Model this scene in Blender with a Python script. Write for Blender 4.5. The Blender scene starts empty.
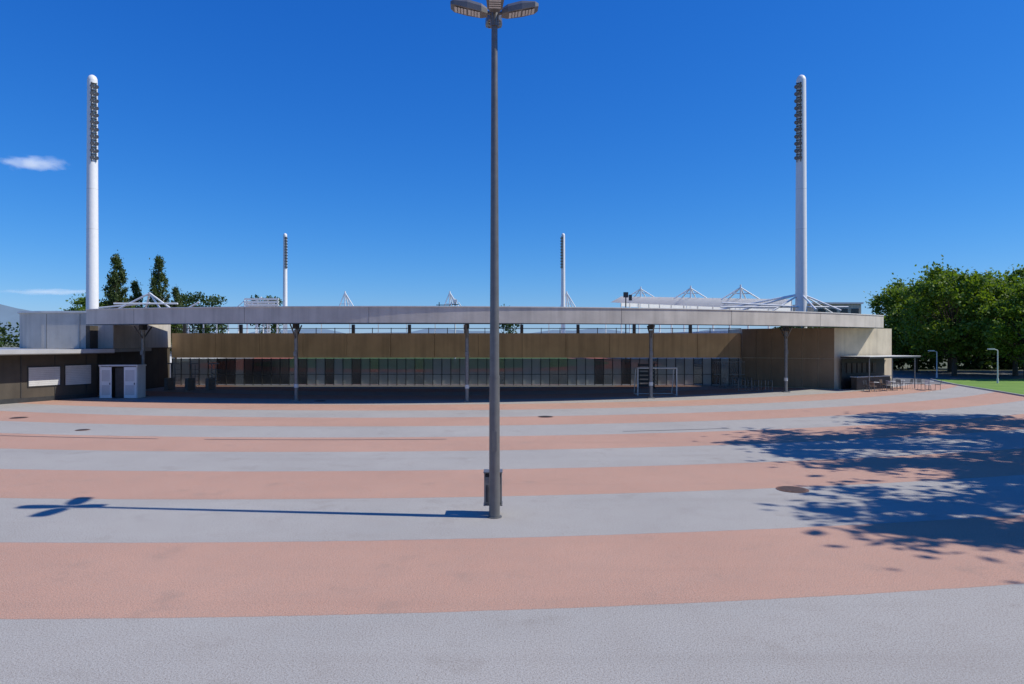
import bpy, math, random
import numpy as np
from mathutils import Vector, Matrix
random.seed(7); rng=np.random.default_rng(7)
sc=bpy.context.scene
CX,CY=-8.0,104.0      # centre of the concentric paving / roof arcs

# ------------------------------------------------------------ materials
def new_mat(name):
    m=bpy.data.materials.new(name); m.use_nodes=True
    nt=m.node_tree; b=nt.nodes['Principled BSDF']
    return m,nt,b
def N(nt,t,**kw):
    n=nt.nodes.new(t)
    for k,v in kw.items():
        if k in n.inputs: n.inputs[k].default_value=v
        else: setattr(n,k,v)
    return n
def mixcol(nt,fac,a,b,blend='MIX'):
    n=nt.nodes.new('ShaderNodeMix'); n.data_type='RGBA'; n.blend_type=blend
    for sock,v in ((n.inputs[0],fac),(n.inputs[6],a),(n.inputs[7],b)):
        if isinstance(v,bpy.types.NodeSocket): nt.links.new(v,sock)
        elif isinstance(v,(int,float)): sock.default_value=v
        else: sock.default_value=(*v,1)
    return n.outputs[2]
def ramp(nt,src,p0,p1,v0=0.0,v1=1.0):
    n=nt.nodes.new('ShaderNodeMapRange'); nt.links.new(src,n.inputs[0])
    n.inputs[1].default_value=p0; n.inputs[2].default_value=p1
    n.inputs[3].default_value=v0; n.inputs[4].default_value=v1
    return n.outputs[0]
def mth(nt,op,a,bv=0.0,cv=0.0):
    n=nt.nodes.new('ShaderNodeMath'); n.operation=op
    for i,v in enumerate((a,bv,cv)):
        if isinstance(v,bpy.types.NodeSocket): nt.links.new(v,n.inputs[i])
        else: n.inputs[i].default_value=v
    return n.outputs[0]
def noise(nt,scale,vec=None,detail=4,rough=.55,vscale=None):
    n=N(nt,'ShaderNodeTexNoise'); n.inputs['Scale'].default_value=scale
    n.inputs['Detail'].default_value=detail; n.inputs['Roughness'].default_value=rough
    g=nt.nodes.new('ShaderNodeNewGeometry')
    src=g.outputs['Position']
    if vscale:
        vm=nt.nodes.new('ShaderNodeVectorMath'); vm.operation='MULTIPLY'
        nt.links.new(src,vm.inputs[0]); vm.inputs[1].default_value=vscale; src=vm.outputs[0]
    nt.links.new(src,n.inputs['Vector'])
    return n.outputs['Fac']
def simple(name,col,rough=.6,var=.12,scale=3.0,metal=0.0,bump=0.0,bscale=40,streak=0.0):
    m,nt,b=new_mat(name)
    f=noise(nt,scale)
    d=tuple(c*(1-var) for c in col); l=tuple(min(1,c*(1+var)) for c in col)
    c=mixcol(nt,ramp(nt,f,.3,.7),d,l)
    if streak:
        s=noise(nt,1.0,vscale=(2.2,2.2,.12),detail=5)
        c=mixcol(nt,ramp(nt,s,.45,.75,0,streak),c,tuple(k*.45 for k in col))
    nt.links.new(c,b.inputs['Base Color'])
    b.inputs['Roughness'].default_value=rough; b.inputs['Metallic'].default_value=metal
    if bump:
        bp=N(nt,'ShaderNodeBump'); bp.inputs['Strength'].default_value=bump; bp.inputs['Distance'].default_value=.02
        nt.links.new(noise(nt,bscale),bp.inputs['Height']); nt.links.new(bp.outputs[0],b.inputs['Normal'])
    return m

M={}
M['concrete']=simple('concrete_fair_faced',(.60,.52,.38),.85,.14,.7,bump=.3,bscale=12,streak=.4)  # brightened and warmed to stand for sunlight on the pier's outer face
M['concrete_light']=simple('concrete_light',(.55,.51,.44),.85,.13,.6,bump=.25,bscale=10,streak=.4)
M['concrete_brown']=simple('concrete_brown',(.46,.325,.18),.85,.15,.5,bump=.3,bscale=10,streak=.5)
M['pier_brown']=simple('pier_cladding',(.27,.20,.125),.85,.16,.5,bump=.3,bscale=10,streak=.4)
M['dark_panel']=simple('wall_panel_shaded',(.075,.062,.046),.7,.2,.8,streak=.3)  # shade under the kiosk canopy is put into this dark colour
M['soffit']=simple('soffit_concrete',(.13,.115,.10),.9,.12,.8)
M['roof_metal']=simple('roof_sheet',(.42,.42,.41),.6,.1,1.0)
M['steel']=simple('galvanised_steel',(.22,.22,.215),.45,.15,6,metal=.5)
M['dark_steel']=simple('dark_steel',(.05,.052,.053),.5,.2,4,metal=.3)
M['white']=simple('white_paint',(.82,.82,.79),.45,.03,1.5,streak=.04)
M['white_dirty']=simple('white_sheet',(.66,.66,.62),.6,.08,1.0,streak=.2)
M['lamp_grey']=simple('lamp_post_paint',(.15,.15,.145),.38,.12,5,metal=.3)
M['lens']=simple('lamp_glass',(.55,.56,.55),.2,.05,9)
M['darklens']=simple('floodlight_glass',(.16,.17,.18),.15,.1,5)
M['black']=simple('black_matte',(.02,.02,.02),.6,.2,5)
M['bin']=simple('bin_metal',(.24,.24,.23),.5,.15,8,metal=.4)
M['shutter']=simple('shutter_white',(.60,.60,.58),.5,.06,2)
M['red_track']=simple('running_track',(.42,.13,.08),.9,.08,.4)
M['pitch']=simple('pitch_grass',(.07,.15,.035),.95,.2,.15)
M['seat']=simple('stand_seats',(.60,.60,.58),.7,.25,.8)
M['cast_iron']=simple('cast_iron',(.16,.085,.055),.7,.3,14,bump=.5,bscale=60)
M['drain']=simple('drain_iron',(.05,.05,.05),.7,.3,14)
M['bark']=simple('bark',(.09,.065,.045),.95,.3,3,bump=.6,bscale=9)
M['hill']=simple('hill_forest_hazed',(.15,.22,.28),1.0,.12,.006)  # bluish aerial haze is put into the base colour
M['wood']=simple('chair_wood',(.22,.14,.08),.6,.2,6)
M['asphalt']=simple('asphalt',(.14,.14,.135),.9,.15,1.5,bump=.3,bscale=80)
M['kerb']=simple('kerb_stone',(.42,.41,.39),.85,.1,3)
M['apron']=simple('concourse_asphalt',(.20,.19,.18),.9,.15,.5)

def leafmat(name,dark,light,sc_=.55,tr=.3):
    m,nt,b=new_mat(name)
    f=noise(nt,sc_,detail=3); f2=noise(nt,7.0,detail=2)
    c=mixcol(nt,ramp(nt,f,.36,.64),dark,light)
    c=mixcol(nt,ramp(nt,f2,.35,.7,0,.5),c,tuple(k*1.5 for k in light))
    nt.links.new(c,b.inputs['Base Color']); b.inputs['Roughness'].default_value=.6
    t=nt.nodes.new('ShaderNodeBsdfTranslucent'); nt.links.new(mixcol(nt,1.0,c,(1.4,1.3,.5),'MULTIPLY'),t.inputs[0])
    mx=nt.nodes.new('ShaderNodeMixShader'); mx.inputs[0].default_value=tr
    out=nt.nodes['Material Output']
    nt.links.new(b.outputs[0],mx.inputs[1]); nt.links.new(t.outputs[0],mx.inputs[2]); nt.links.new(mx.outputs[0],out.inputs[0])
    return m
M['leaf']=leafmat('maple_leaves',(.075,.14,.014),(.14,.225,.022),tr=.42)
M['leaf2']=leafmat('poplar_leaves',(.035,.062,.016),(.07,.11,.026))
M['hedge']=leafmat('hedge_leaves',(.025,.05,.012),(.05,.095,.02))

def memb():
    m,nt,b=new_mat('roof_membrane'); 
    c=mixcol(nt,ramp(nt,noise(nt,.4),.3,.7),(.82,.81,.77),(.9,.89,.85)); nt.links.new(c,b.inputs['Base Color'])
    t=nt.nodes.new('ShaderNodeBsdfTranslucent'); nt.links.new(c,t.inputs[0])
    mx=nt.nodes.new('ShaderNodeMixShader'); mx.inputs[0].default_value=.65
    nt.links.new(b.outputs[0],mx.inputs[1]); nt.links.new(t.outputs[0],mx.inputs[2]); nt.links.new(mx.outputs[0],nt.nodes['Material Output'].inputs[0])
    return m
M['membrane']=memb()

def glassmat(name,col,alpha,rough=.15):
    m,nt,b=new_mat(name)
    f=noise(nt,1.3); c=mixcol(nt,ramp(nt,f,.3,.7),tuple(k*.9 for k in col),col)
    nt.links.new(c,b.inputs['Base Color']); b.inputs['Roughness'].default_value=rough
    t=nt.nodes.new('ShaderNodeBsdfTransparent'); t.inputs[0].default_value=(.75,.8,.8,1)
    mx=nt.nodes.new('ShaderNodeMixShader'); mx.inputs[0].default_value=alpha
    nt.links.new(t.outputs[0],mx.inputs[1]); nt.links.new(b.outputs[0],mx.inputs[2])
    nt.links.new(mx.outputs[0],nt.nodes['Material Output'].inputs[0])
    return m
M['glass_clear']=glassmat('glass_clear',(.10,.11,.10),.58)
M['glass_frost']=glassmat('glass_frosted',(.36,.37,.345),.66,.5)
M['glass_pale']=glassmat('glass_frosted_pale',(.50,.51,.49),.78,.5)
M['glass_dark']=glassmat('glass_dark',(.05,.05,.05),.82)

def plaza_mat():
    m,nt,b=new_mat('banded_plaza_asphalt')
    g=nt.nodes.new('ShaderNodeNewGeometry')
    nz=N(nt,'ShaderNodeTexNoise'); nz.inputs['Scale'].default_value=2.2; nz.inputs['Detail'].default_value=6
    nt.links.new(g.outputs['Position'],nz.inputs['Vector'])
    sub=nt.nodes.new('ShaderNodeVectorMath'); sub.operation='SUBTRACT'
    nt.links.new(g.outputs['Position'],sub.inputs[0]); sub.inputs[1].default_value=(CX,CY,0)
    ln=nt.nodes.new('ShaderNodeVectorMath'); ln.operation='LENGTH'; nt.links.new(sub.outputs[0],ln.inputs[0])
    def math(op,a,bv): return mth(nt,op,a,bv)
    r=math('ADD',ln.outputs['Value'],math('MULTIPLY',math('SUBTRACT',nz.outputs['Fac'],.5),.07))
    k=math('DIVIDE',math('SUBTRACT',CY-9.85,r),3.75*2)
    fr=math('FRACT',math('ADD',k,20),0)
    tri=math('ABSOLUTE',math('SUBTRACT',fr,.25),0)
    d=math('MINIMUM',tri,math('ABSOLUTE',math('SUBTRACT',fr,1.25),0))
    pink=ramp(nt,d,.2485,.2515,1,0)
    big=noise(nt,.22,detail=5); mid=noise(nt,1.6,detail=5); fine=noise(nt,38,detail=3,rough=.8); vf=noise(nt,110,detail=2,rough=.8)
    pc=mixcol(nt,ramp(nt,big,.3,.7),(.48,.235,.145),(.56,.285,.18))
    gc=mixcol(nt,ramp(nt,big,.3,.7),(.335,.335,.31),(.41,.405,.37))
    c=mixcol(nt,pink,gc,pc)
    c=mixcol(nt,ramp(nt,mid,.35,.75,.0,.16),c,(.25,.20,.16))
    c=mixcol(nt,ramp(nt,fine,.32,.56,.85,0),c,(.12,.09,.07))
    c=mixcol(nt,ramp(nt,vf,.47,.66,0,.6),c,(.78,.70,.62))
    st=noise(nt,.8,detail=7,rough=.65)
    c=mixcol(nt,ramp(nt,st,.58,.76,0,.32),c,(.20,.17,.14))
    # long faint traffic / sweeping marks
    tm=noise(nt,1.0,vscale=(.05,.9,1),detail=6)
    c=mixcol(nt,ramp(nt,tm,.55,.75,0,.14),c,(.16,.13,.11))
    dl=math('ABSOLUTE',math('SUBTRACT',math('FRACT',math('ADD',math('MULTIPLY',k,2),40),0),.0),0)
    seam=ramp(nt,dl,.0,.008,.35,0)
    c=mixcol(nt,seam,c,(.12,.09,.08))
    nt.links.new(c,b.inputs['Base Color']); b.inputs['Roughness'].default_value=.9
    b.inputs['Specular IOR Level'].default_value=.2
    bp=N(nt,'ShaderNodeBump'); bp.inputs['Strength'].default_value=.6; bp.inputs['Distance'].default_value=.012
    nt.links.new(fine,bp.inputs['Height']); nt.links.new(bp.outputs[0],b.inputs['Normal'])
    return m
M['plaza']=plaza_mat()
def grassmat(name,a,bb):
    m,nt,b=new_mat(name)
    c=mixcol(nt,ramp(nt,noise(nt,.5,detail=6),.3,.7),a,bb)
    c=mixcol(nt,ramp(nt,noise(nt,30,detail=4),.3,.6,.5,0),c,tuple(k*.4 for k in a))
    nt.links.new(c,b.inputs['Base Color']); b.inputs['Roughness'].default_value=1
    return m
M['lawn']=grassmat('lawn_grass',(.13,.25,.03),(.20,.34,.045))
M['fields']=grassmat('distant_fields',(.09,.11,.05),(.15,.15,.08))

# ------------------------------------------------------------ mesh builder
class MB:
    def __init__(s): s.v=[];s.f=[];s.m=[];s.mats=[];s.sm=[]
    def mi(s,k):
        if k not in s.mats: s.mats.append(k)
        return s.mats.index(k)
    def add(s,vs,fs,k,smooth=False):
        o=len(s.v); s.v+= [tuple(v) for v in vs]; i=s.mi(k)
        for f in fs: s.f.append(tuple(a+o for a in f)); s.m.append(i); s.sm.append(smooth)
    def box(s,c,sz,k,rz=0,M4=None):
        x,y,z=[a/2 for a in sz]; vs=[]
        R=Matrix.Rotation(rz,4,'Z') if M4 is None else M4
        for dx,dy,dz in ((-1,-1,-1),(1,-1,-1),(1,1,-1),(-1,1,-1),(-1,-1,1),(1,-1,1),(1,1,1),(-1,1,1)):
            vs.append(Vector(c)+R.to_3x3()@Vector((dx*x,dy*y,dz*z)))
        s.add(vs,[(0,3,2,1),(4,5,6,7),(0,1,5,4),(1,2,6,5),(2,3,7,6),(3,0,4,7)],k)
    def wall(s,p0,p1,z0,z1,t,k):
        p0=Vector(p0);p1=Vector(p1);d=(p1-p0);L=d.length;a=math.atan2(d.y,d.x);n=Vector((-d.y,d.x)).normalized()
        c=(p0+p1)/2+n*t/2
        s.box((c.x,c.y,(z0+z1)/2),(L,abs(t),z1-z0),k,a)
    def cyl(s,p0,p1,r0,r1,k,n=12,cap=True):
        p0=Vector(p0);p1=Vector(p1);d=(p1-p0).normalized()
        u=d.orthogonal().normalized(); w=d.cross(u); vs=[]
        for p,r in ((p0,r0),(p1,r1)):
            for i in range(n):
                a=2*math.pi*i/n; vs.append(p+u*math.cos(a)*r+w*math.sin(a)*r)
        s.add(vs,[(i,(i+1)%n,n+(i+1)%n,n+i) for i in range(n)],k,True)
        if cap: s.add(vs,[tuple(range(n))[::-1],tuple(range(n,2*n))],k)
    def prism(s,pts,z0,z1,k):
        n=len(pts); vs=[(x,y,z0) for x,y in pts]+[(x,y,z1) for x,y in pts]
        s.add(vs,[tuple(range(n))[::-1],tuple(range(n,2*n))]+[(i,(i+1)%n,n+(i+1)%n,n+i) for i in range(n)],k)
    def dome(s,c,r,k,h=None,n=12,m=5):
        h=h or r; vs=[];fs=[]
        for j in range(m):
            t=math.pi/2*j/m
            for i in range(n):
                a=2*math.pi*i/n; vs.append((c[0]+r*math.cos(t)*math.cos(a),c[1]+r*math.cos(t)*math.sin(a),c[2]+h*math.sin(t)))
        vs.append((c[0],c[1],c[2]+h))
        for j in range(m-1):
            for i in range(n): fs.append((j*n+i,j*n+(i+1)%n,(j+1)*n+(i+1)%n,(j+1)*n+i))
        for i in range(n): fs.append(((m-1)*n+i,(m-1)*n+(i+1)%n,m*n))
        s.add(vs,fs,k,True)
    def build(s,name,parent=None,bevel=0,loc=None):
        me=bpy.data.meshes.new(name); me.from_pydata(s.v,[],s.f)
        for k in s.mats: me.materials.append(M[k])
        me.polygons.foreach_set('material_index',s.m); me.polygons.foreach_set('use_smooth',s.sm); me.update()
        o=bpy.data.objects.new(name,me); sc.collection.objects.link(o)
        if loc: o.location=loc
        if parent: o.parent=parent
        if bevel:
            b=o.modifiers.new('bevel','BEVEL'); b.width=bevel; b.segments=2; b.limit_method='ANGLE'
        return o
def empty(name):
    o=bpy.data.objects.new(name,None); sc.collection.objects.link(o); return o

# ------------------------------------------------------------ ground
g=MB(); g.add([(-4000,-600,-.03),(4000,-600,-.03),(4000,7000,-.03),(-4000,7000,-.03)],[(0,1,2,3)],'fields'); g.build('ground')
g=MB(); g.add([(-110,-30,0),(75,-30,0),(75,64.5,0),(-110,64.5,0)],[(0,1,2,3)],'plaza'); g.build('plaza_pavement')
g=MB(); g.add([(-100,64.5,-.012),(44,64.5,-.012),(44,280,-.012),(-100,280,-.012)],[(0,1,2,3)],'apron'); g.build('stadium_concourse')
def oval(sx,sy,str_,z):
    pts=[]
    for i in range(48):
        a=2*math.pi*i/48; x=sx*math.cos(a); y=sy*math.sin(a)+(str_ if math.sin(a)>0 else -str_)
        ang=math.radians(8); pts.append((-21+x*math.cos(ang)-y*math.sin(ang),176+x*math.sin(ang)+y*math.cos(ang),z))
    return pts
g=MB(); g.add(oval(44,44,42,-.008),[tuple(range(48))],'red_track'); g.build('running_track')
g=MB(); g.add(oval(34,34,42,-.004),[tuple(range(48))],'pitch'); g.build('sports_pitch')
g=MB()
g.prism([(37.2,48.5),(60,42),(120,40),(120,80),(44.5,72),(41.5,63.5),(39.5,56)],.0,.06,'lawn')
g.build('lawn')
g=MB()
edge=[(120,39.6),(60,41.6),(37.0,48.2),(39.2,56.1),(41.2,63.6),(44.2,72.2)]
for a,b in zip(edge[:-1],edge[1:]): g.wall(b,a,0.0,.11,.14,'kerb')
g.build('kerb')
g=MB(); g.add([(35,68,.004),(120,84,.004),(120,96,.004),(35,96,.004)],[(0,1,2,3)],'asphalt'); g.build('service_road')

def manhole(x,y,r=.42):
    g=MB(); g.cyl((0,0,.0),(0,0,.012),r,r,'cast_iron',32); 
    g.cyl((0,0,.012),(0,0,.018),r*.86,r*.86,'cast_iron',32)
    for i in range(-3,4):
        w=math.sqrt(max(0,(r*.8)**2-(i*.1)**2))*2
        g.box((0,i*.1,.02),(w,.035,.008),'drain')
    g.build('manhole_cover',loc=(x,y,.0))
manhole(7.6,18.5,.42); manhole(-13,46.2); manhole(1.8,36.5); manhole(-26,36); manhole(-19.5,31,.3); manhole(26,33,.4)
for r,a0,a1 in ((CY-27.9,-104,-95),(CY-27.9,-93.5,-86),(CY-29.4,-80,-76)):
    g=MB(); n=16
    vs=[];fs=[]
    for i in range(n+1):
        a=math.radians(a0+(a1-a0)*i/n)
        for rr in (r-.05,r+.05): vs.append((CX+rr*math.cos(a),CY+rr*math.sin(a),.005))
    for i in range(n): fs.append((2*i,2*i+1,2*i+3,2*i+2))
    g.add(vs,fs,'drain'); g.build('slot_drain')

# ------------------------------------------------------------ entrance building
ent=empty('stadium_entrance_building')
def arcpt(r,x): return (x,CY-math.sqrt(r*r-(x-CX)**2))
RF=60.3
g=MB()
NX=60; xs=np.linspace(-29.8,32.1,NX+1)
for i in range(NX):
    xa,xb=xs[i],xs[i+1]
    A=arcpt(RF,xa);B=arcpt(RF,xb)
    Ya=61.2+max(0,xa-26)*.35; Yb=61.2+max(0,xb-26)*.35
    vs=[(A[0],A[1],5.22),(B[0],B[1],5.22),(B[0],B[1],6.25),(A[0],A[1],6.25),
        (xa,Ya,5.60),(xb,Yb,5.60),(xb,Yb,6.2),(xa,Ya,6.2)]
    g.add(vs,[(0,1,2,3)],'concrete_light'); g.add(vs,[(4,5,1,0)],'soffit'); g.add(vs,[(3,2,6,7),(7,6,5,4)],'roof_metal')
    if i==0: g.add(vs,[(0,3,7,4)],'concrete_light')
    if i==NX-1: g.add(vs,[(1,5,6,2)],'concrete_light')
g.build('roof_slab',ent)
g=MB()
for i in range(NX):
    A=Vector(arcpt(RF,xs[i])); B=Vector(arcpt(RF,xs[i+1])); d=(B-A).normalized(); n=Vector((d.y,-d.x))
    g.wall(A+n*.05,B+n*.05,6.25,6.31,.35,'white_dirty')
    g.wall(A+n*.012,B+n*.012,5.17,5.225,.10,'dark_steel')
    if i%8==4: g.box((A.x,A.y-.002,5.74),(.016,.012,1.0),'dark_panel')
g.build('roof_edge',ent)
g=MB()
for px in (143,296,467,651,786):
    y={143:50.5,296:46.4,467:45.6,651:48.6,786:54.5}[px]; x=(px-512)/683*y
    g.box((x,y,.03),(.5,.5,.06),'steel'); g.cyl((x,y,.06),(x,y,4.85),.125,.125,'steel',14)
    g.box((x,y,5.10),(.26,.7,.42),'dark_steel')
    g.cyl((x,y,4.2),(x,y+1.2,5.15),.05,.05,'steel',8); g.cyl((x,y,4.2),(x,y-1.2,5.15),.05,.05,'steel',8)
    g.box((x,y-.16,3.2),(.22,.12,.3),'steel')
    g.cyl((x,y,.9),(x,y,1.15),.15,.15,'white_dirty',14)
g.build('columns',ent)
g=MB()
for x in np.arange(-30.0,21,5.15): g.box((x,62.6,5.2),(.28,.22,.80),'dark_steel')
for x in np.arange(-30.0,20,1.72): g.box((x,62.6,5.05),(.06,.06,.5),'dark_steel')
g.box((-5,62.6,5.24),(52,.10,.06),'dark_steel')
g.build('roof_beams',ent)
g=MB()
x=-31.0; w=3.99
while x<20.6:
    w2=min(w,21-x); g.box((x+w2/2,62.3,3.68),(w2-.03,.3,2.24),'concrete_brown'); x+=w
g.box((-5,62.5,3.68),(51.9,.3,2.2),'dark_panel')
g.build('back_wall',ent)
g=MB(); x=-31.0
while x<20.7:
    r=random.random()
    k='glass_frost' if r<.45 else ('glass_pale' if r<.68 else ('glass_clear' if r<.87 else 'glass_dark'))
    if -28.5<x<-19: k='glass_dark' if r<.5 else 'glass_clear'
    g.box((x+.41,62.3,1.32),(.76,.02,2.36),k)
    g.box((x,62.3,1.28),(.06,.12,2.5),'dark_steel'); x+=.82
g.box((-5,62.3,.06),(51.8,.1,.12),'steel'); g.box((-5,62.27,1.05),(51.8,.05,.05),'dark_steel')
g.build('glass_wall',ent)
g=MB()
y=50.2
for i in range(6):
    g.box((-31.2,y+.98,2.6),(.3,1.94,5.2),'dark_panel'); y+=1.96
g.build('side_wall',ent)
g=MB()
P=[(27.3,57.8),(34.2,61.5),(33.6,66),(20.9,66),(20.9,62.0)]
g.prism(P,0,5.2,'concrete')
a=Vector((20.9,62.0)); b=Vector((27.3,57.8))
for i in range(6):
    p=a+(b-a)*i/6; q=a+(b-a)*(i+1)/6; d=(q-p).normalized()*.02
    g.wall(p+d,q-d,.05,2.55,-.06,'pier_brown'); g.wall(p+d,q-d,2.6,5.15,-.06,'pier_brown')
g.build('pier_block',ent)
# ------------------------------------------------------------ left wing
wing=empty('kiosk_wing_building')
g=MB()
a=Vector((-37.9,32.5)); b=Vector((-30.2,49.7))
foot=[a,b,Vector((-31.4,50.2)),Vector((-31.4,62)),Vector((-60,62)),Vector((-60,32.5))]
g.prism([(p.x,p.y) for p in foot],0,3.15,'dark_panel')
g.build('walls',wing)
d=(b-a).normalized(); n=Vector((d.y,-d.x))
g=MB()
pr=[a+n*1.6,b+n*1.6+d*.2,b+d*.8,Vector((-31.5,62)),Vector((-60,62)),Vector((-60,32.5))]
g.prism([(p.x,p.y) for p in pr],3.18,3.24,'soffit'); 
g.prism([(p.x,p.y) for p in pr],3.243,3.5,'roof_metal')
g.build('canopy',wing)
g=MB()
L=(b-a).length
def shutter(t0,t1,z0,z1):
    p=a+d*t0; q=a+d*t1
    g.wall(p,q,z0-.08,z1+.08,-.04,'dark_steel')
    nn=int((z1-z0)/.12)
    for i in range(nn):
        z=z0+(z1-z0)*i/nn; g.wall(p+d*.06,q-d*.06,z+.004,z+(z1-z0)/nn-.004,-.075,'shutter')
def tpar(px):
    k=(px-512)/683
    return (k*a.y-a.x)/(d.x-k*d.y)
shutter(tpar(27),tpar(60),1.05,2.3); shutter(tpar(64),tpar(91),1.0,2.35)
for t in np.arange(.4,L,2.2): g.wall(a+d*t,a+d*(t+.05),0.05,3.1,-.03,'dark_steel')
g.wall(a,b,0,.3,-.035,'dark_steel')
g.build('shutters',wing)
g=MB()
pts=[]; R=3.2
for i in range(9):
    t=math.pi+ (math.pi/2)*i/8; pts.append((-35.3+R*math.cos(t),54.4+R*math.sin(t)))
pts+=[(-29.9,51.2),(-29.9,51.4),(-31.0,62),(-38.5,62)]
g.prism(pts,3.52,6.2,'concrete_light'); g.prism([(x*1.0-(.12 if x<-36 else 0),y-.08) for x,y in pts],6.2,6.33,'white_dirty')
for x in (-34.9,-32.4): g.box((x,51.195,4.8),(.02,.02,2.6),'dark_panel')
g.build('upper_block',wing)

g=MB(); by=48.3
g.box((-27.85,by+.55,2.33),(2.75,1.2,.1),'white_dirty')
g.box((-29.15,by+.55,1.15),(.08,1.1,2.26),'white_dirty'); g.box((-26.55,by+.55,1.15),(.08,1.1,2.26),'white_dirty')
g.box((-27.85,by+1.05,1.15),(2.5,.08,2.26),'dark_panel')
for x0,w in ((-28.72,.78),(-27.02,.85)):
    g.box((x0,by,1.13),(w,.05,2.2),'white'); g.box((x0,by-.032,1.62),(w-.2,.012,.8),'shutter'); g.box((x0,by-.032,.6),(w-.2,.012,.7),'shutter')
    g.box((x0+w/2-.1,by-.05,1.05),(.04,.05,.14),'dark_steel')
g.box((-27.9,by+.25,1.1),(.62,.04,2.16),'dark_steel')
g.build('ticket_booth',bevel=.01)

for x in (-28.6,-26.9,-25.2):
    g=MB(); y=57
    g.box((x,y,.5),(.28,1.2,1.0),'steel'); g.cyl((x+.45,y,0),(x+.45,y,2.1),.04,.04,'steel',8)
    for z in (.5,.8,1.1,1.4,1.7): g.cyl((x+.1,y,z),(x+.85,y,z),.025,.025,'steel',6)
    g.cyl((x+.14,y,1.0),(x+.14,y,2.2),.05,.05,'steel',8); g.box((x+.3,y,2.2),(.9,.1,.1),'steel')
    g.build('turnstile')

def bike_rack(x,y):
    g=MB()
    for i in range(6):
        xx=i*.55
        g.cyl((xx,0,0),(xx,0,.85),.03,.03,'steel',8); g.cyl((xx,.9,0),(xx,.9,.85),.03,.03,'steel',8); g.cyl((xx,-.0,.85),(xx,.9,.85),.03,.03,'steel',8)
        g.cyl((xx,0,.45),(xx,.9,.45),.02,.02,'steel',8)
    g.cyl((0,0,.06),(2.75,0,.06),.03,.03,'steel',8)
    g.build('bicycle_rack',loc=(x,y,0))
bike_rack(18.4,55.5); bike_rack(18.0,59.2)
g=MB()
for i in range(14):
    xx=i*.2; g.cyl((xx,0,.05),(xx,0,2.2),.02,.02,'steel',6)
g.box((1.3,0,2.22),(2.75,.05,.05),'steel'); g.box((1.3,0,.08),(2.75,.05,.05),'steel'); g.box((1.3,0,1.1),(2.75,.05,.05),'steel')
g.build('metal_gate',loc=(18.2,61.2,0))
g=MB()
for x in (0,2.9): 
    g.cyl((x,0,0),(x,0,2.05),.05,.05,'white_dirty',10); g.cyl((x,0,2.05),(x,.9,2.0),.03,.03,'white_dirty',8); g.cyl((x,.9,2.0),(x,1.6,0),.03,.03,'white_dirty',8); g.cyl((x,0,.03),(x,1.6,.03),.03,.03,'white_dirty',8)
g.cyl((-.04,0,2.05),(2.94,0,2.05),.05,.05,'white_dirty',10); g.cyl((0,1.6,.03),(2.9,1.6,.03),.03,.03,'white_dirty',8)
g.build('goal_frame',loc=(9.4,51.0,0))
g=MB()
for z in (.25,.6,.95,1.3,1.65,2.0): g.box((.7,0,z),(1.35,.05,.22),'dark_steel')
for x in (0,1.4): g.box((x,0,1.1),(.07,.08,2.2),'dark_steel')
for x in (0,1.4): g.box((x,0,.03),(.08,.8,.05),'dark_steel')
g.build('notice_board',loc=(10.9,59,0))
kio=empty('bistro_kiosk')
g=MB()
a2=Vector((27.6,57.6)); b2=Vector((33.9,61.1)); dd=(b2-a2).normalized(); nn=Vector((dd.y,-dd.x))
c=(a2+b2)/2+nn*1.35
g.box((c.x,c.y,2.72),(7.0,2.6,.12),'dark_steel',math.atan2(dd.y,dd.x))
g.box((c.x,c.y,2.80),(7.1,2.7,.035),'white_dirty',math.atan2(dd.y,dd.x))
for t in (.3,3.4,6.6):
    p=a2+dd*t+nn*2.5; g.cyl((p.x,p.y,0),(p.x,p.y,2.66),.04,.04,'steel',8)
g.build('canopy',kio)
g=MB(); g.wall(a2+dd*.6+nn*.7,a2+dd*5.2+nn*.7,0,1.05,-.5,'dark_panel'); g.wall(a2+dd*.5+nn*.65,a2+dd*5.3+nn*.65,1.05,1.1,-.65,'white_dirty')
g.wall(a2+dd*.3,a2+dd*6.2,0.02,2.6,-.05,'black')
for t in (.9,1.6,2.3,3.0,3.7,4.4): g.wall(a2+dd*t+nn*.08,a2+dd*(t+.5)+nn*.08,1.25+.1*math.sin(t*9),2.2,-.04,'dark_panel')
g.build('counter',kio)
def table(x,y):
    g=MB(); g.cyl((0,0,.72),(0,0,.75),.36,.36,'white_dirty',20); g.cyl((0,0,.03),(0,0,.72),.03,.03,'steel',8); g.cyl((0,0,0),(0,0,.03),.22,.2,'dark_steel',16)
    g.build('bistro_table',loc=(x,y,0))
def chair(x,y,r,k='wood'):
    g=MB()
    for sx in (-.19,.19):
        for sy in (-.19,.19): g.cyl((sx,sy,0),(sx*.9,sy*.9,.44),.014,.014,'steel',6)
        g.cyl((sx*.9,.18,.44),(sx*.9,.26,.86),.014,.014,'steel',6)
    g.box((0,0,.455),(.42,.42,.03),k)
    for z in (.6,.7,.8): g.box((0,.22+(z-.6)*.15,z),(.38,.02,.06),k)
    o=g.build('bistro_chair',loc=(x,y,0)); o.rotation_euler[2]=r
for x,y in ((29.4,55.4),(31.4,56.6),(33.2,58.4),(34.8,57.0)):
    table(x,y)
    for a in (0.4,2.5,4.4): chair(x-.66*math.sin(a),y+.66*math.cos(a),a+random.uniform(-.3,.3),random.choice(['wood','dark_steel','white_dirty']))

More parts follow.
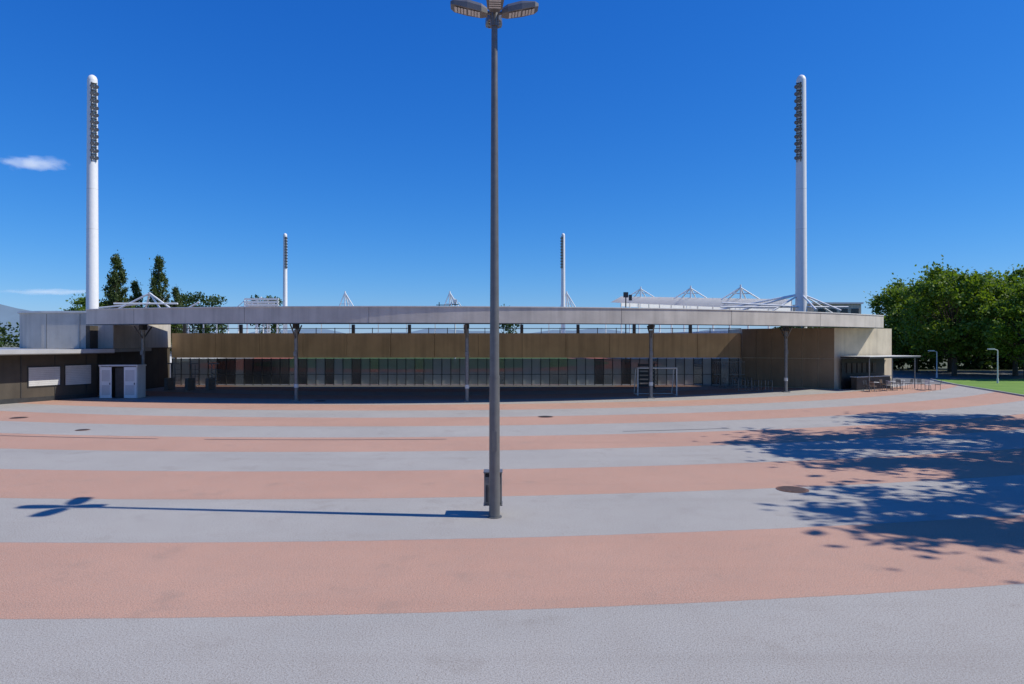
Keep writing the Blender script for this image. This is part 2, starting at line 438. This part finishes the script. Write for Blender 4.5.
# ------------------------------------------------------------ plaza lamp
LX,LY=-.40,15.6
lamp=MB()
lamp.cyl((0,0,0),(0,0,.02),.17,.17,'lamp_grey',24)
lamp.cyl((0,0,.02),(0,0,3.2),.125,.118,'lamp_grey',28,False)
lamp.cyl((0,0,3.2),(0,0,11.35),.110,.070,'lamp_grey',28)
lamp.cyl((0,0,3.17),(0,0,3.23),.121,.121,'lamp_grey',28)
lamp.box((0,-.118,1.75),(.10,.02,.45),'lamp_grey')
lamp.cyl((0,0,11.2),(0,0,11.75),.10,.09,'lamp_grey',20); lamp.dome((0,0,11.75),.09,'lamp_grey')
def head(ang):
    R=Matrix.Rotation(ang,4,'Z')
    def T(x,y,z): return R@Vector((x,y,z))
    lamp.cyl(T(.05,0,11.5),T(.22,0,11.53),.04,.04,'lamp_grey',10)
    prof=[(.16,.10,11.46,11.60),(.30,.17,11.47,11.68),(.62,.20,11.53,11.76),(.92,.185,11.60,11.76),(1.0,.12,11.64,11.73)]
    vs=[];fs=[]
    for x,w,z0,z1 in prof:
        vs+=[T(x,-w,z0),T(x,w,z0),T(x,w,(z0+z1)/2+.02),T(x,w*.6,z1),T(x,-w*.6,z1),T(x,-w,(z0+z1)/2+.02)]
    for j in range(4):
        for i in range(6): fs.append((j*6+i,j*6+(i+1)%6,(j+1)*6+(i+1)%6,(j+1)*6+i))
    fs+= [tuple(range(6))[::-1],tuple(range(24,30))]
    lamp.add(vs,fs,'lamp_grey')
    for x0,x1 in ((.33,.60),(.64,.91)):
        za=11.47+(x0-.30)*.19-.012; zb=11.47+(x1-.30)*.20-.012
        q=[T(x0,-.13,za),T(x1,-.13,zb),T(x1,.13,zb),T(x0,.13,za)]; lamp.add(q,[(0,1,2,3)],'lens')
        for t in (.25,.5,.75):
            xm=x0+(x1-x0)*t; zm=za+(zb-za)*t-.004; lamp.box(T(xm,0,zm),(.012,.26,.01),'dark_steel',ang)
for i in range(4): head(math.radians(3)+i*math.pi/2)
lo=lamp.build('street_lamp',loc=(LX,LY,0))
g=MB()
g.box((0,0,.57),(.40,.34,.62),'bin'); g.box((0,-.176,.5),(.34,.012,.40),'dark_steel')
for i in range(-3,4): g.box((i*.055,-.186,.5),(.02,.012,.42),'bin')
for sx in(-.19,.19):
    for sy in (-.16,.16): g.box((sx,sy,.6),(.03,.03,.78),'steel')
g.box((0,0,.985),(.44,.38,.03),'steel'); g.box((0,-.02,.91),(.35,.30,.06),'black')  # black block stands for the shade inside the bin opening
g.box((0,0,.235),(.44,.38,.03),'steel'); g.cyl((0,.02,0),(0,.02,.22),.05,.05,'steel',10)
g.build('litter_bin',loc=(LX-.04,LY+.33,0),bevel=.006)

# ------------------------------------------------------------ floodlight masts
def mast(x,y,H,side,rb=.85,rt=.68):
    g=MB()
    g.cyl((0,0,0),(0,0,H*.12),rb*1.05,rb*1.0,'white',24); g.cyl((0,0,H*.12),(0,0,H-.8),rb,rt,'white',24,False); g.dome((0,0,H-.8),rt,'white',.8,24)
    for z in np.arange(H*.2,H*.7,6): g.cyl((0,0,z),(0,0,z+.06),rb-(rb-rt)*z/H+.012,rb-(rb-rt)*z/H+.012,'white_dirty',24)
    dx,dy=side; px,py=-dy,dx
    ph=H*.265; z0=H-1.3-ph; n=11
    for s in (-.3,.3):
        g.cyl((dx*(rt+.12)+px*s,dy*(rt+.12)+py*s,z0-.2),(dx*(rt+.12)+px*s,dy*(rt+.12)+py*s,z0+ph),.05,.05,'dark_steel',8)
    for i in range(n):
        z=z0+ph*(i+.5)/n
        g.box((dx*(rt+.1),dy*(rt+.1),z+.38),(.3,.8,.06),'dark_steel',math.atan2(dy,dx))
        for s in (-.3,.3):
            c0=Vector((dx*(rt+.08)+px*s,dy*(rt+.08)+py*s,z)); c1=c0+Vector((dx*.3,dy*.3,-.16))
            g.cyl(c0,c1,.16,.29,'dark_steel',12); g.cyl(c1,c1+Vector((dx*.02,dy*.02,-.01)),.25,.25,'darklens',12)
    g.build('floodlight_mast',loc=(x,y,0))
mast(-62.7,102,43.9,(.72,-.69)); mast(43.2,102,43.9,(-.72,-.69))
mast(-83.4,251,44,(.6,-.8)); mast(18.8,251,44,(-.6,-.8))

# ------------------------------------------------------------ stands
def lerp(a,b,t): return a+(b-a)*t
def stand(name,p0,p1,depth_dir,h0,h1,dep=14,aframes=(),ph=3.0,pw=4.0,pr_=.12,scal=.25):
    par=empty(name)
    p0=Vector(p0);p1=Vector(p1);dv=Vector(depth_dir)
    g=MB(); n=48
    for i in range(n):
        t0,t1=i/n,(i+1)/n
        A=p0.lerp(p1,t0);B=p0.lerp(p1,t1)
        f=lambda t: lerp(h0,h1,t)+scal*abs(math.sin(t*math.pi*6))
        ha,hb=f(t0),f(t1)
        C=B+dv*dep; D=A+dv*dep
        vs=[(A.x,A.y,ha),(B.x,B.y,hb),(C.x,C.y,hb-1.6),(D.x,D.y,ha-1.6),(A.x,A.y,ha-2.6),(B.x,B.y,hb-2.6)]
        g.add(vs,[(0,1,2,3),(4,5,1,0)],'membrane')
        if i%4==0: g.cyl((A.x,A.y,ha-2.6),(A.x,A.y,ha+.05),.07,.07,'white',6)
    g.build('membrane_roof',par)
    g=MB()
    for r in range(9):
        o=dv*(dep*(.95-r*.09)); z=6.0-(8-r)*.6
        g.wall(p0+o,p1+o,0,z,.9,'seat')
    g.wall(p0-dv*.5,p1-dv*.5,0,6.0,.3,'concrete')
    for i in range(13):
        A=p0.lerp(p1,i/12); g.cyl((A.x,A.y,0),(A.x,A.y,lerp(h0,h1,i/12)-1),.18,.18,'white',8)
    g.build('seating_tiers',par)
    g=MB(); u=(p1-p0).normalized()
    for t in aframes:
        A=p0.lerp(p1,t); h=lerp(h0,h1,t)
        top=Vector((A.x,A.y,h+ph))
        for ex,ey in ((pw,0),(-pw,0),(pw*.5,2),(u.x*5,u.y*5)):
            g.cyl(top,(A.x+ex,A.y+ey,h-.2),pr_,pr_,'white',8)
        g.cyl((A.x,A.y,h-1),top+Vector((0,0,.5)),pr_*1.3,pr_*1.2,'white',8)
        g.cyl((A.x-pw*.55,A.y,h+ph*.45),(A.x+pw*.55,A.y,h+ph*.45),pr_*.7,pr_*.7,'white',6)
    if aframes: g.build('roof_pylons',par)
stand('stadium_stand',(42.6,104),(28.5,178),(-.97,-.2),10.5,15.9,3,(.2,.46,.82),1.9,3.4,.12,0.0)
stand('stadium_stand',(-66,108),(-88,248),(.98,-.1),8.8,15.2,4,(.2,.72),3.2,4)
stand('stadium_stand',(-95,262),(36,262),(0,-1),15.0,15.0,14,(.236,.543,.885),8.0,3.4,.2)
def spokes(mx,my,h,ends,bars):
    g=MB()
    for ex,ey,ez in ends: g.cyl((mx,my,h),(mx+ex,my+ey,ez),.13,.13,'white',8)
    for (p,q) in bars: g.cyl(p,q,.12,.12,'white',8)
    g.build('roof_cable_truss')
spokes(43.2,102,11.2,((-9,3,8.6),(-5,-1,8.4),(5,-2,8.6),(7,4,8.2),(0,-5,8.6),(-13,6,8.6)),(((31,101.5,9.2),(50,101.5,9.2)),((31,100.8,9.8),(41,100.8,9.3))))
spokes(-52,98,11,((-2.5,3,8),(2.5,-1,8),(5,-2,8),(-5,0,8.5)),(((-56,96,9.4),(-47,96,9.4)),((-47,96,8),(-44,96,9.6)),((-60.5,100,9),(-52,98,9.6))))
g=MB(); 
for z in (0,.75,1.5): g.box((-66,180,13.8+z),(9,.4,.5),'white')
g.box((-66.5,181,13.6),(7,.3,1.6),'white_dirty')
for x in (-70,-67.3,-64.6,-62): g.box((x,180.4,8),(.35,.3,14),'white')
g.cyl((-71,180,12.5),(-66,180,15.8),.2,.2,'white',8); g.build('scoreboard')
g=MB(); g.cyl((-10,120,0),(-10,120,11.6),.15,.1,'white_dirty',8); g.box((-10,120,10.6),(1.2,.5,.12),'dark_steel'); g.box((-12,120,10.5),(2.6,.3,.12),'dark_steel'); g.cyl((-12.8,120,9),(-12.8,120,11),.08,.08,'dark_steel',6); g.box((-10,120,11.2),(.7,.5,.5),'white'); g.cyl((-10.6,120,11),(-11.6,120,9.4),.07,.07,'white',6); g.cyl((-9.4,120,11),(-8.4,120,9.4),.07,.07,'white',6); g.build('camera_platform')
g=MB(); g.cyl((20,120,0),(20,120,12.4),.12,.1,'dark_steel',8); g.box((20,120,12.3),(.8,.5,.9),'dark_steel'); g.box((20.8,120,11.8),(.5,.5,1.0),'dark_steel'); g.build('loudspeaker_mast')
g=MB(); g.box((62,135,5.6),(9,10,11.2),'concrete'); g.box((62,135,11.4),(9.6,10.6,.3),'white_dirty')
for i in range(4): g.box((59+i*2.1,129.95,9.8),(1.4,.08,1.1),'glass_dark')
g.build('office_building')

# ------------------------------------------------------------ trees
def rand_unit(n):
    v=rng.normal(size=(n,3)); return v/np.linalg.norm(v,axis=1)[:,None]
def tree_mesh(name,H,R,base,ncl,nlv,leaf,mat='leaf',shape='round',clr=1.3,trunk=.28):
    g=MB()
    g.cyl((0,0,-.1),(0.1,0,base*.9),trunk,trunk*.78,'bark',10); g.cyl((0.1,0,base*.9),(0,0.1,H*.8),trunk*.78,trunk*.15,'bark',8)
    cen=[]
    cz=(H+base)/2; hz=(H-base)/2
    for i in range(ncl):
        u=rand_unit(1)[0]; r=rng.uniform(.25,1)**.5
        if shape=='column':
            t=rng.uniform(0,1); z=base+(H-base)*t; rr=R*(math.sin(math.pi*min(.97,t*.75+.22))**.9)
            a=rng.uniform(0,6.28); q=rng.uniform(.1,1)**.6; c=np.array([rr*q*math.cos(a),rr*q*math.sin(a),z])
        else:
            k=rng.uniform(.82,1.12); c=np.array([u[0]*R*r*k,u[1]*R*r*k,cz+u[2]*hz*r*.92*rng.uniform(.9,1.08)])
            if u[2]<-.3: c[2]=max(c[2],base+.4)
        cen.append(c)
    for c in cen[::2]:
        z0=base*.8+(c[2]-base)*(.75 if shape=='column' else .45); z0=max(base*.6,z0)
        mid=Vector((c[0]*.45,c[1]*.45,z0+(c[2]-z0)*.35)); p0=Vector((0.05,0.05,z0)); tk=trunk*(.5 if shape=='column' else 1)
        g.cyl(p0,mid,tk*.28,tk*.18,'bark',5,False); g.cyl(mid,Vector(c),tk*.18,tk*.05,'bark',5,False)
    nb=len(g.v); V0=np.array(g.v); faces=list(g.f)
    cs=[]
    for c in cen:
        rr=clr*rng.uniform(.6,1.3); n=int(nlv*rng.uniform(.6,1.3))
        d=rand_unit(n); rad=np.abs(rng.normal(0,.55,n))*rr
        cs.append(c+d*rad[:,None]*np.array([1,1,1.3 if shape=='column' else .75]))
    P=np.concatenate(cs); n=len(P)
    U=rand_unit(n); W=np.cross(U,rand_unit(n)); W/= np.linalg.norm(W,axis=1)[:,None]+1e-9
    s=(leaf*rng.uniform(.6,1.3,n))[:,None]
    q=np.stack([P-U*s,P+W*s*.6,P+U*s,P-W*s*.6],axis=1).reshape(-1,3)
    V=np.concatenate([V0,q]); 
    faces+= [(nb+4*i,nb+4*i+1,nb+4*i+2,nb+4*i+3) for i in range(n)]
    me=bpy.data.meshes.new(name); me.from_pydata(V.tolist(),[],faces)
    me.materials.append(M['bark']); me.materials.append(M[mat])
    me.polygons.foreach_set('material_index',[0]*len(g.f)+[1]*n); me.update(); return me
def put(name,me,x,y,rz=0,s=1,sz=None):
    o=bpy.data.objects.new(name,me); sc.collection.objects.link(o); o.location=(x,y,0); o.rotation_euler[2]=rz; o.scale=(s,s,sz or s); return o
tA=tree_mesh('deciduous_tree_mesh_a',12.6,5.6,1.9,150,190,.19,clr=1.35)
tB=tree_mesh('deciduous_tree_mesh_b',12.0,6.0,1.7,160,190,.19,clr=1.35)
put('deciduous_tree',tA,51.8,80,0,1.05); put('deciduous_tree',tB,59.0,80,1.2,1.09); put('deciduous_tree',tA,67,78,2.4,1.10); put('deciduous_tree',tB,59,92,4,1.14); put('deciduous_tree',tA,53.8,91,5.2,1.0)
put('deciduous_tree',tB,73,90,3,1.12); put('deciduous_tree',tA,55,73,1.7,.86)
tS=tree_mesh('plane_tree_mesh',18.5,6.4,8,75,150,.24,clr=1.5,trunk=.35)
put('plane_tree',tS,26.2,13.6,.5,.98); put('plane_tree',tS,27.7,24.3,2.2,1.0); put('plane_tree',tS,35.5,31,3.9,.97); put('plane_tree',tS,34,18,5.0,1.0)
pA=tree_mesh('poplar_mesh',20,2.7,3,230,60,.2,'leaf2','column',.75)
put('poplar_tree',pA,-76.5,132,0,.95,1.02); put('poplar_tree',pA,-68.8,133,2,.82,1.01); put('poplar_tree',pA,-79.5,137,3,.82); put('poplar_tree',pA,-66,134,1,.72); put('poplar_tree',pA,-74,134,1,.78)
put('deciduous_tree',tA,-82,132,2,1.05); put('deciduous_tree',tB,-71,134,2,.98)
def mass(name,segs,leaf,mat='hedge',dens=1.0):
    ps=[]
    for x,y,z0,z1,rx,ry,n in segs:
        k=int(n*dens); nc=max(6,k//60)
        c=np.stack([x+rng.uniform(-rx,rx,nc),y+rng.uniform(-ry,ry,nc),z0+(z1-z0)*rng.uniform(0,1,nc)**.8],1)
        idx=rng.integers(0,nc,k); ps.append(c[idx]+rand_unit(k)*(rng.uniform(0,1,k)**.5)[:,None]*leaf*5)
    P=np.concatenate(ps); n=len(P); U=rand_unit(n); W=np.cross(U,rand_unit(n)); W/=np.linalg.norm(W,axis=1)[:,None]+1e-9
    s=(leaf*rng.uniform(.6,1.3,n))[:,None]; q=np.stack([P-U*s,P+W*s*.7,P+U*s,P-W*s*.7],axis=1).reshape(-1,3)
    me=bpy.data.meshes.new(name); me.from_pydata(q.tolist(),[],[(4*i,4*i+1,4*i+2,4*i+3) for i in range(n)]); me.materials.append(M[mat])
    o=bpy.data.objects.new(name,me); sc.collection.objects.link(o)
mass('hedge',[(65,101,0.2,6.0,25,2,26000)],.32)
mass('distant_treeline',[(-150,200,2,9,45,6,9000),(-152,325,4,26,5,6,2500),(-143,325,4,25,4,6,2000),(-116,325,4,25,6,6,2600),(-2,330,4,20.5,5,5,1400),(140,180,2,10,60,6,6000)],.55)

g=MB(); vs=[];fs=[]; n=80
for i in range(n+1):
    x=-3500+7000*i/n; h=50+125*math.exp(-((x+2350)/450)**2)+10*math.sin(i*.9)+6*math.sin(i*2.3)
    vs+=[(x,2700,-5),(x,2900,h),(x,3300,h*.6)]
for i in range(n): fs+=[(3*i,3*i+3,3*i+4,3*i+1),(3*i+1,3*i+4,3*i+5,3*i+2)]
g.add(vs,fs,'hill',True); g.build('hills')

def park_lamp(x,y,h,sx=-1):
    g=MB(); g.cyl((0,0,0),(0,0,h),.06,.045,'white_dirty',10); g.cyl((0,0,h),(sx*.35,0,h+.12),.035,.03,'white_dirty',8)
    g.box((sx*.62,0,h+.13),(.6,.24,.10),'white_dirty'); g.box((sx*.62,0,h+.07),(.5,.18,.02),'lens'); g.cyl((0,0,0),(0,0,.5),.09,.09,'white_dirty',10)
    g.build('park_lamp',loc=(x,y,0))
park_lamp(46.6,65.5,3.2); park_lamp(47.3,76,2.9)

def cloud(loc,size,dens,seed,emi):
    import bmesh
    me=bpy.data.meshes.new('cloud'); bm=bmesh.new()
    bmesh.ops.create_icosphere(bm,subdivisions=3,radius=1); bm.to_mesh(me); bm.free()
    o=bpy.data.objects.new('cloud',me); sc.collection.objects.link(o); o.location=loc; o.scale=size
    m=bpy.data.materials.new('cloud_vapour'); m.use_nodes=True; nt=m.node_tree; nt.nodes.clear()
    out=nt.nodes.new('ShaderNodeOutputMaterial'); v=nt.nodes.new('ShaderNodeVolumePrincipled')
    v.inputs['Color'].default_value=(1,1,1,1); v.inputs['Anisotropy'].default_value=.1
    tc=nt.nodes.new('ShaderNodeTexCoord'); ln=nt.nodes.new('ShaderNodeVectorMath'); ln.operation='LENGTH'; nt.links.new(tc.outputs['Object'],ln.inputs[0])
    fall=ramp(nt,ln.outputs['Value'],.1,1.0,1.0,-.0)
    nz=nt.nodes.new('ShaderNodeTexNoise'); nz.inputs['Scale'].default_value=2.0; nz.inputs['Detail'].default_value=7
    mp=nt.nodes.new('ShaderNodeMapping'); mp.inputs['Scale'].default_value=(2.6,1,.9); mp.inputs['Location'].default_value=(seed,0,0)
    nt.links.new(tc.outputs['Object'],mp.inputs[0]); nt.links.new(mp.outputs[0],nz.inputs['Vector'])
    a=mth(nt,'MULTIPLY_ADD',fall,.8,nz.outputs['Fac'])
    d=ramp(nt,a,.78,1.3,0,dens); nt.links.new(d,v.inputs['Density'])
    nt.links.new(mth(nt,'MULTIPLY',d,emi),v.inputs['Emission Strength']); v.inputs['Emission Color'].default_value=(.94,.98,.96,1)  # emission stands in for sunlight scattered repeatedly inside the cloud
    nt.links.new(v.outputs[0],out.inputs['Volume']); me.materials.append(m)
cloud((-1400,2000,528),(140,80,28),.014,3,.48)
cloud((-2900,4300,320),(480,150,30),.0045,8,.45)

# ------------------------------------------------------------ light
S=Vector((10.4,-1.0,11.5)).normalized(); el=math.asin(S.z); az=math.atan2(S.x,S.y)
sd=bpy.data.lights.new('sun','SUN'); sd.energy=4.4; sd.angle=math.radians(.5); sd.color=(1,.95,.86)
so=bpy.data.objects.new('sun',sd); sc.collection.objects.link(so); so.rotation_euler=(-S).to_track_quat('-Z','Y').to_euler()
w=bpy.data.worlds.new('World'); sc.world=w; w.use_nodes=True; nt=w.node_tree
bg=nt.nodes['Background']; sky=nt.nodes.new('ShaderNodeTexSky'); sky.sky_type='NISHITA'; sky.sun_disc=False
sky.sun_elevation=el; sky.sun_rotation=az; sky.air_density=1.0; sky.dust_density=.15; sky.ozone_density=4.0; sky.altitude=300
hs=nt.nodes.new('ShaderNodeHueSaturation'); hs.inputs['Saturation'].default_value=1.2; nt.links.new(sky.outputs[0],hs.inputs['Color'])
sp=nt.nodes.new('ShaderNodeSeparateColor'); cb=nt.nodes.new('ShaderNodeCombineColor'); nt.links.new(hs.outputs[0],sp.inputs[0])
for i,(k,p) in enumerate(((.62,1.28),(.74,.90),(1.06,.60))):
    x=mth(nt,'MULTIPLY',sp.outputs[i],.1); x=mth(nt,'POWER',mth(nt,'MAXIMUM',x,1e-5),p); x=mth(nt,'MULTIPLY',x,k*10); nt.links.new(x,cb.inputs[i])
nt.links.new(cb.outputs[0],bg.inputs[0]); bg.inputs[1].default_value=.10
sc.view_settings.view_transform='Standard'; sc.view_settings.look='None'; sc.view_settings.exposure=0

cd=bpy.data.cameras.new('camera'); cd.lens=24; cd.sensor_width=36; cd.clip_end=12000; cd.clip_start=.1
co=bpy.data.objects.new('camera',cd); sc.collection.objects.link(co); co.location=(0,0,4); co.rotation_euler=(math.pi/2,0,0); sc.camera=co
